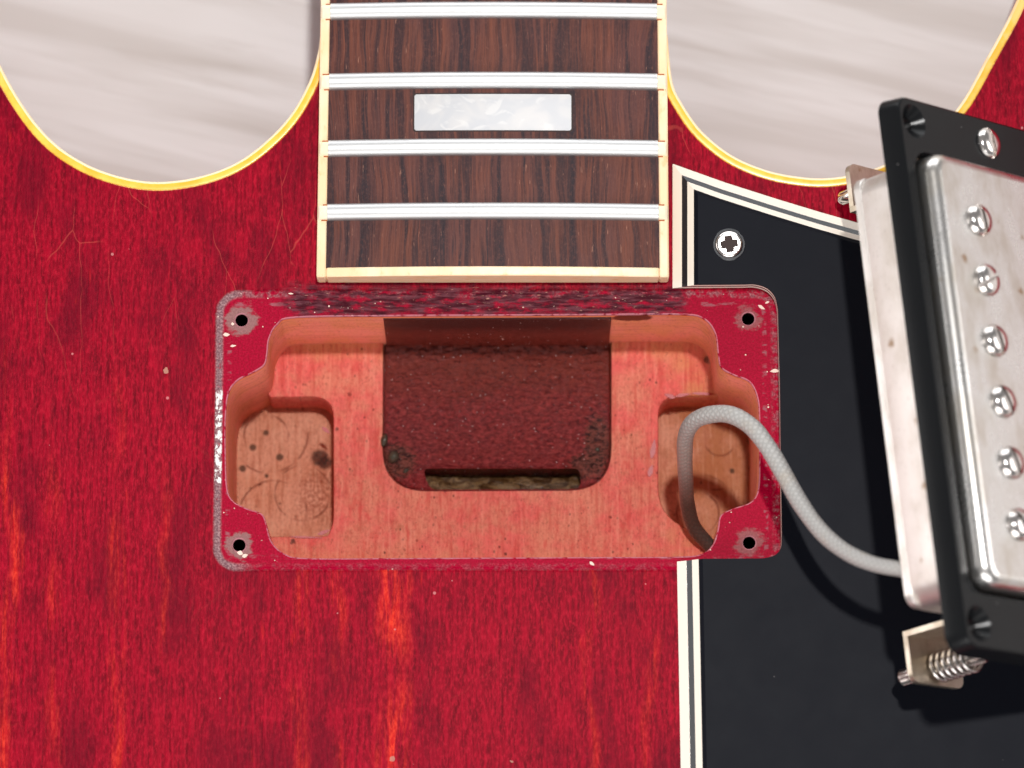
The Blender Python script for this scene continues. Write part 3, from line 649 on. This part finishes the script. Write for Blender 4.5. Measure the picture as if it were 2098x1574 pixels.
# ------------------------------------------------------------------ fretboard with its frets
ZC, RAD = 5.5, 305.0
def arch(x): return ZC - (x - AX) ** 2 / (2 * RAD)
ZE = arch(AX + 27.5)
fb_end = P2(1010, 568, ZE)[1]
wl = lambda y: 0                                                           # (edges below are straight tapers)
eL0, eR0 = P2(648, 570, ZE)[0], P2(1371, 570, ZE)[0]; eL1, eR1 = P2(657, 0, ZE)[0], P2(1366, 0, ZE)[0]; ytop = P2(0, 0, ZE)[1]
def edge(y, side, off=0.0):
    t = (y - fb_end) / (ytop - fb_end)
    return (eL0 + (eL1 - eL0) * t + off) if side < 0 else (eR0 + (eR1 - eR0) * t - off)
YT = 328.0; BW = 1.55
def strip(me, y0, y1, offa, offb, zlo, dz=0.0, n=1, ny=1, side=None):
    """arched slab between two x limits given as functions of y"""
    rows = []
    for j in range(ny + 1):
        y = y0 + (y1 - y0) * j / ny; xa, xb = offa(y), offb(y)
        rows.append([(xa + (xb - xa) * i / n, y) for i in range(n + 1)])
    top = [(x, y, arch(x) + dz) for r in rows for x, y in r]; bot = [(x, y, zlo) for r in rows for x, y in r]
    w = n + 1; T = len(top); f = []
    for j in range(ny):
        for i in range(n):
            a = j * w + i; f.append((a, a + 1, a + w + 1, a + w)); f.append((T + a, T + a + w, T + a + w + 1, T + a + 1))
        f.append((j * w, (j + 1) * w, T + (j + 1) * w, T + j * w)); f.append((j * w + n, T + j * w + n, T + (j + 1) * w + n, (j + 1) * w + n))
    for i in range(n):
        f.append((i, T + i, T + i + 1, i + 1)); a = ny * w + i; f.append((a, a + 1, T + a + 1, T + a))
    me.add(top + bot, f)
fbm = Mesh(); strip(fbm, fb_end + BW - 0.02, YT, lambda y: edge(y, -1, BW - .02), lambda y: edge(y, 1, BW - .02), 0.02, 0.0, 24)
board = obj('fretboard', fbm, ROSE, guitar, 30)
bd = Mesh()
strip(bd, fb_end, YT, lambda y: edge(y, -1), lambda y: edge(y, -1, BW), 0.03, 0.03, 2)
o = obj('fretboard_binding', bd, CREAM, board, 30, 0.3)
bd = Mesh(); strip(bd, fb_end, YT, lambda y: edge(y, 1, BW), lambda y: edge(y, 1), 0.03, 0.03, 2); obj('fretboard_binding', bd, CREAM, board, 30, 0.3)
bd = Mesh(); strip(bd, fb_end, fb_end + BW, lambda y: edge(y, -1, BW + .01), lambda y: edge(y, 1, BW + .01), 0.03, 0.035, 24); obj('fretboard_binding', bd, CREAM, board, 30, 0.22)
FY = [P2(1010, c, ZC + 0.6)[1] for c in (431, 300, 163, 19)]
while FY[-1] < YT - 22: FY.append(FY[-1] + (FY[-1] - FY[-2]) * 1.0595)
def fret_profile(w, h, n=12):
    pr = [(-w / 2, -0.02)]
    for k in range(n + 1):
        a = math.pi * (1 - k / n); c = math.cos(a); s_ = math.sin(a)
        pr.append((w / 2 * (abs(c) ** 0.95) * (1 if c > 0 else -1), h * (s_ ** 1.0) + 0.1))
    pr.append((w / 2, -0.02)); return pr
for fy in FY:
    me = Mesh(); xa, xb = edge(fy, -1, BW + 0.08), edge(fy, 1, BW + 0.08); pr = fret_profile(2.75, 1.2, 22); nseg = 28
    rings = []
    for i in range(nseg + 1):
        x = xa + (xb - xa) * i / nseg
        rings.append([(x, fy + a, arch(x) + b) for a, b in pr])
    n = len(pr); vs = [p for r in rings for p in r]
    f = [(k * n + i, (k + 1) * n + i, (k + 1) * n + i + 1, k * n + i + 1) for k in range(nseg) for i in range(n - 1)]
    f += [tuple(range(n)), tuple(nseg * n + i for i in reversed(range(n)))]
    me.add(vs, f); obj('fret', me, FRET, board, 60)
    for side in (-1, 1):
        nb = Mesh(); pr2 = fret_profile(2.3, 0.8, 8); xs = [edge(fy, side, BW + 0.05), edge(fy, side, 0.75), edge(fy, side, 0.35), edge(fy, side, 0.12)]; hs = [1.0, 0.9, 0.55, 0.1]
        rr = [[(x, fy + a, arch(x) + max(b, 0) * h - (0.05 if b < 0 else 0)) for a, b in pr2] for x, h in zip(xs, hs)]
        if side > 0: rr = [list(reversed(r)) for r in rr]
        n2 = len(pr2); vs = [p for r in rr for p in r]
        nb.add(vs, [(k * n2 + i, (k + 1) * n2 + i, (k + 1) * n2 + i + 1, k * n2 + i + 1) for k in range(3) for i in range(n2 - 1)] + [tuple(range(n2)), tuple(3 * n2 + i for i in reversed(range(n2)))])
        obj('fret_nib', nb, NIB, board, 60)
        for sy in (-1, 1):
            tk = Mesh(); x_a, x_b = sorted((edge(fy, side, BW + .05), edge(fy, side, random.uniform(.45, .9)))); yy = fy + sy * 1.26
            tk.box(x_a, x_b, yy - 0.1, yy + 0.1, ZE - 0.3, arch((x_a + x_b) / 2) + 0.05); obj('nib_gap', tk, TICK, board, 0)
il = Mesh(); iy0, iy1 = P2(0, 267, ZC)[1], P2(0, 193, ZC)[1]; ix0, ix1 = P2(850, 0, ZC)[0], P2(1170, 0, ZC)[0]
def inlay(me, g_, dz):
    lp = ccw(rrect((ix0 + ix1) / 2, (iy0 + iy1) / 2, ix1 - ix0 + 2 * g_, iy1 - iy0 + 2 * g_, 0.35 + g_, 3))
    lp2 = [(x + random.uniform(-.03, .03), y + random.uniform(-.03, .03)) for x, y in lp]
    n = len(lp2); cx, cy = (ix0 + ix1) / 2, (iy0 + iy1) / 2
    # arched: split in columns
    cols = 12; vs = []; f = []
    for i in range(cols + 1):
        W_ = ix1 - ix0 + 2 * g_; x = ix0 - g_ + (0, .25, *[W_ * k / 10 for k in range(1, 10)], W_ - .25, W_)[i]; e = 0.25 if i in (0, cols) else 0
        vs += [(x, iy0 - g_ + e, arch(x) + dz), (x, iy1 + g_ - e, arch(x) + dz), (x, iy0 - g_ + e, arch(x) - 0.6), (x, iy1 + g_ - e, arch(x) - 0.6)]
    for i in range(cols):
        a, b = 4 * i, 4 * i + 4; f += [(a, b, b + 1, a + 1), (a, a + 2, b + 2, b), (a + 1, b + 1, b + 3, a + 3)]
    f += [(0, 1, 3, 2), (4 * cols, 4 * cols + 2, 4 * cols + 3, 4 * cols + 1)]
    me.add(vs, f)
inlay(il, 0.0, 0.05); obj('inlay', il, PEARL, board, 20)
il2 = Mesh(); inlay(il2, 0.22, 0.02); obj('inlay_filler', il2, DARK, board, 20)

# ------------------------------------------------------------------ pickguard
ZS = [0.06, 1.0, 1.6, 2.35, 2.85]; OFF = [0.0, 1.45, 2.3, 3.3, 3.95]
arc_tr = [P2(*q) for q in catmull([(1525, 590), (1546, 590), (1570, 598), (1586, 616), (1592, 642)], 4, False)]
arc_br = [P2(*q) for q in catmull([(1600, 1100), (1598, 1128), (1586, 1143), (1566, 1149), (1548, 1150)], 4, False)]
pts = [P2(1378, 336)] + [P2(1378, 591)] + arc_tr + [P2(1596, 800)] + arc_br + [P2(1387, 1151), P2(1396, 1640), P2(1402, 2150), P2(1480, 2400), P2(2300, 2400), P2(2600, 1500), P2(2420, 612), P2(1954, 508), P2(1754, 456), P2(1680, 435), P2(1591, 408), P2(1486, 374.5)]
bev = [1] + [0] * (1 + len(arc_tr) + 1 + len(arc_br) - 1) + [0] + [1] * 7
bev = bev[:len(pts)]
# edge i runs from point i to i+1; only the outer edges are bevelled
i_low = len(pts) - 12
bev = [0] * len(pts); bev[0] = 1
for i in range(i_low, len(pts)): bev[i] = 1
if area2(pts) < 0: raise RuntimeError('pickguard outline must run counter-clockwise')
def pg_layer(k):
    me = Mesh(); ra = inset(pts, [OFF[k] * b for b in bev]); rb = inset(pts, [OFF[k + 1] * b for b in bev])
    me.loops([[(x, y, ZS[k] + 0.0) for x, y in ra], [(x, y, ZS[k + 1]) for x, y in rb]])
    me.cap([rb], ZS[k + 1]); me.cap([ra], ZS[k] + 0.003, True)
    return me
top_ply = obj('pickguard', pg_layer(3), PGB, guitar, 20, 0.12); top_ply['label'] = 'black pickguard with white and black bevelled edge plies'
obj('white_ply', pg_layer(2), PGW, top_ply, 20); obj('black_ply', pg_layer(1), PGBG, top_ply, 20); obj('white_ply', pg_layer(0), PGW, top_ply, 20)
# cross-head screw in the pickguard
c = P(1494, 500, ZS[4] + .5)
def cross(r, w, n=1):
    a = [(w, r), (-w, r), (-w * 1.15, w * 1.15), (-r, w), (-r, -w), (-w * 1.15, -w * 1.15), (-w, -r), (w, -r), (w * 1.15, -w * 1.15), (r, -w), (r, w), (w * 1.15, w * 1.15)]
    return [(x * math.cos(.15) - y * math.sin(.15), x * math.sin(.15) + y * math.cos(.15)) for x, y in a]
sm = Mesh(); R0 = 2.22
cr = [(c.x + x, c.y + y) for x, y in cross(1.25, .48)]
sm.prism(circle(c.x, c.y, R0, 36), [cr], [(ZS[4] - 1.6, 1.4), (ZS[4] + 0.1, 0), (ZS[4] + 0.32, .06), (ZS[4] + .5, .22), (ZS[4] + .56, .45)],
         [[(ZS[4] - 1.3, -0.12), (ZS[4] + .4, 0), (ZS[4] + .56, .1)]])
sc_o = obj('screw', sm, STEEL, top_ply, 45); sc_o['label'] = 'nickel cross-head screw near the pickguard corner'
dk = Mesh(); dk.lathe([(1.6, ZS[4] - 1.25), (1.6, ZS[4] + .12)], 20, (c.x, c.y, 0)); obj('recess', dk, DARK, sc_o, 30)  # dark brown disc that closes the bottom of the cross recess
wm = Mesh(); wm.prism(circle(c.x, c.y, 2.62, 36), [circle(c.x, c.y, 2.1, 36)], [(ZS[4] - .2, 0), (ZS[4] + .03, 0), (ZS[4] + .1, .12)], [[(ZS[4] - .2, 0), (ZS[4] + .04, 0)]])
obj('countersink_rim', wm, PGBG, top_ply, 40)

# ------------------------------------------------------------------ the lifted pickup
PR = Matrix(((0.694, -0.098, 0.713), (0.003, 0.991, 0.134), (-0.720, -0.091, 0.688)))
# tidy the fitted axes into a true rotation
ez = Vector(PR.col[2]).normalized(); ey = Vector(PR.col[1]); ey = (ey - ez * ey.dot(ez)).normalized(); ex = ey.cross(ez)
PM = Matrix((ex, ey, ez)).transposed().to_4x4(); PM.translation = Vector((77.563, -5.52, 27.814)) * S
PSC = 0.971
pickup = thing('humbucker_pickup', 'nickel covered pickup in a black ring, propped on edge on the pickguard', 'pickup', None, PM @ Matrix.Scale(PSC, 4))
TR = 3.7; ZCV = 3.1
rm = Mesh()
hp = [[(-TR, 0), (-0.25, 0), (0, 0.2)]] + [[(-TR, 0), (-1.7, 0), (0, 1.45)]] * 4 + [[(-TR, 0), (-.6, 0), (0, .5)]] * 2
rm.prism(rrect(0, 0, 44.4, 89.0, 2.6, 6), [rrect(0, 0, 39.2, 71.2, 3.2, 6)] + [circle(sx * 18.6, sy * 40.6, 1.35, 20) for sx in (-1, 1) for sy in (-1, 1)] + [circle(0, sy * 40.3, 1.6, 20) for sy in (-1, 1)],
         [(-TR, -0.45), (-0.5, -0.02), (-0.15, 0.12), (0, 0.42)], hp)
ring = obj('mounting_ring', rm, RINGM, pickup, 40, local=True)
def rbox(w, h, r, z0, z1, er, n=7, seg=6):
    me = Mesh(); prof = [(z0, 0.0)] + [(z1 - er + er * math.sin(a), er * (1 - math.cos(a))) for a in (math.pi / 2 * k / seg for k in range(seg + 1))]
    me.prism(rrect(0, 0, w, h, r, n), [], prof); return me
cv = obj('cover', rbox(38.2, 70.2, 3.6, -11.6, ZCV, 1.9), COVER, pickup, 35, local=True); cv['label'] = 'aged nickel pickup cover'
bs = rbox(38.6, 70.0, 2.2, -13.0, -11.62, 0.3)
base = obj('baseplate', bs, COVERSIDE, pickup, 35, local=True)
cs = Mesh(); cs.prism(rrect(0, 0, 38.5, 70.5, 3.7, 7), [rrect(0, 0, 38.24, 70.24, 3.65, 7)], [(-12.9, 0.9), (-12.2, .15), (-11.6, 0), (-TR - .2, 0)], [[(-12.9, 0), (-TR - .2, 0)]], bottom=False)
obj('cover_skirt', cs, COVERSIDE, cv, 35, local=True)
def slotted(me, r, h, slot, z0, ang):
    """domed screw head split by a slot"""
    ca, sa = math.cos(ang), math.sin(ang); half = []
    for side in (-1, 1):
        a0 = math.asin(slot / 2 / r); lp = [(r * math.cos(t), r * math.sin(t)) for t in (a0 + (math.pi - 2 * a0) * k / 16 for k in range(17))]
        lp = [(x, y * side) for x, y in lp]; lp = [(x * ca - y * sa, x * sa + y * ca) for x, y in lp]; lp = ccw(lp)
        # dome rings: scale towards the chord centre
        prof = [(0, 1.0), (h * .35, .97), (h * .7, .84), (h * .92, .62), (h, .35)]; rings = []
        cx, cy = (0 * ca - side * slot / 2 * sa, 0 * sa + side * slot / 2 * ca)
        for z, k in prof: rings.append([(cx + (x - cx) * k, cy + (y - cy) * k, z0 + z) for x, y in lp])
        o = me.loops(rings); n = len(lp); me.f.append(tuple(o + 4 * n + i for i in range(n)))
    me.lathe([(r, z0 - .6), (r, z0 + 0.02), (r * .98, z0 + .12)], 28)
    return me
poles = []
ANG = [1.75, 0.55, 1.85, 2.0, 1.9, 2.35]
for i in range(6):
    me = slotted(Mesh(), 2.65, 1.25, 0.66, 0.1, ANG[i])
    o = obj('pole_screw', me, STEEL, cv, 50, local=True); o.location = Vector((-9.5, 24.75 - 9.9 * i, ZCV)) * S
    d = Mesh(); d.prism(circle(0, 0, 2.95, 28), [circle(0, 0, 2.3, 28)], [(-.02, 0), (.035, 0.05)], [[(-.02, 0), (.035, 0)]]); 
LEGY = 34.9
for sy in (-1, 1):
    hs = slotted(Mesh(), 2.6, 1.1, 0.7, 0.0, 1.75)
    hs.tube([(0, 0, -0.3), (0, 0, -28.6), (0, 0, -30.6), (0, 0, -31.2)], lambda t: 1.15 if t < .9 else 0.75, 12)
    for k in range(40 if sy < 0 else 0):                                                   # thread
        z = -14 - k * 0.42
        if z > -31: hs.lathe([(1.12, z - .12), (1.36, z), (1.12, z + .12)], 12)
    o = obj('height_screw', hs, STEEL, pickup, 50, local=True); o.location = Vector((0, sy * 40.3, 0.0)) * S
    # spring between the ring and the foot of the leg
    hel = []; z0, z1, turns = -23.4, -15.5, 6.5
    for k in range(int(turns * 18) + 1):
        a = 2 * math.pi * k / 18; t = k / (turns * 18); hel.append((2.25 * math.cos(a), 2.25 * math.sin(a), z0 + (z1 - z0) * t))
    if sy > 0: hel = None
    sp_ = Mesh(); hel and sp_.tube(hel, 0.36, 8); 
    if hel: o = obj('spring', sp_, STEEL, pickup, 60, local=True); o.location = Vector((0, sy * 40.3, 0)) * S
    lg = Mesh(); ya, yb = sorted((sy * LEGY, sy * (LEGY + 0.9)))
    lg.box(-6.4, 6.4, ya, yb, -24.4, -11.9)
    fy0, fy1 = sorted((sy * (LEGY + 0.9), sy * (LEGY + 8.3)))
    lg.prism(rrect(0, (fy0 + fy1) / 2, 12.8, fy1 - fy0, [1.6, 1.6, .05, .05] if sy > 0 else [.05, .05, 1.6, 1.6], 5), [circle(0, sy * 40.3, 1.3, 14)], [(-24.4, 0), (-23.5, 0)])
    l = obj('leg', lg, LEGM, pickup, 40, 0.25, local=True)

# braided cable from the cavity to the pickup's back
cb = [(1470, 1132, -20.6), (1448, 1112, -19.6), (1422, 1080, -17.5), (1409, 1035, -14), (1405, 985, -9), (1403, 930, -3), (1406, 890, 2), (1424, 862, 6), (1460, 849, 9), (1500, 851, 11.5), (1540, 875, 13.5), (1573, 916, 15), (1605, 970, 17), (1642, 1035, 20), (1685, 1092, 23.5), (1735, 1132, 27), (1790, 1156, 30), (1845, 1167, 32.5)]
cp = [tuple(P(*q)) for q in cb]
e = PM @ (Vector((-16.5, -29.5, -13.2)) * S * PSC); cp.append(tuple(e / S))
cpath = catmull(cp, 8, closed=False)
cm = Mesh(); cm.tube(cpath, lambda t: 1.2 + 0.24 * math.sin(math.pi * min(1, max(0, (t - .2) / .75))) - 0.08 * t + 0.02 * math.sin(t * 90), 20, uv=True)
cab = obj('cable', cm, CABLE, pickup, 180); cab['label'] = 'grey braided shield cable, tarnished dark near the cavity'
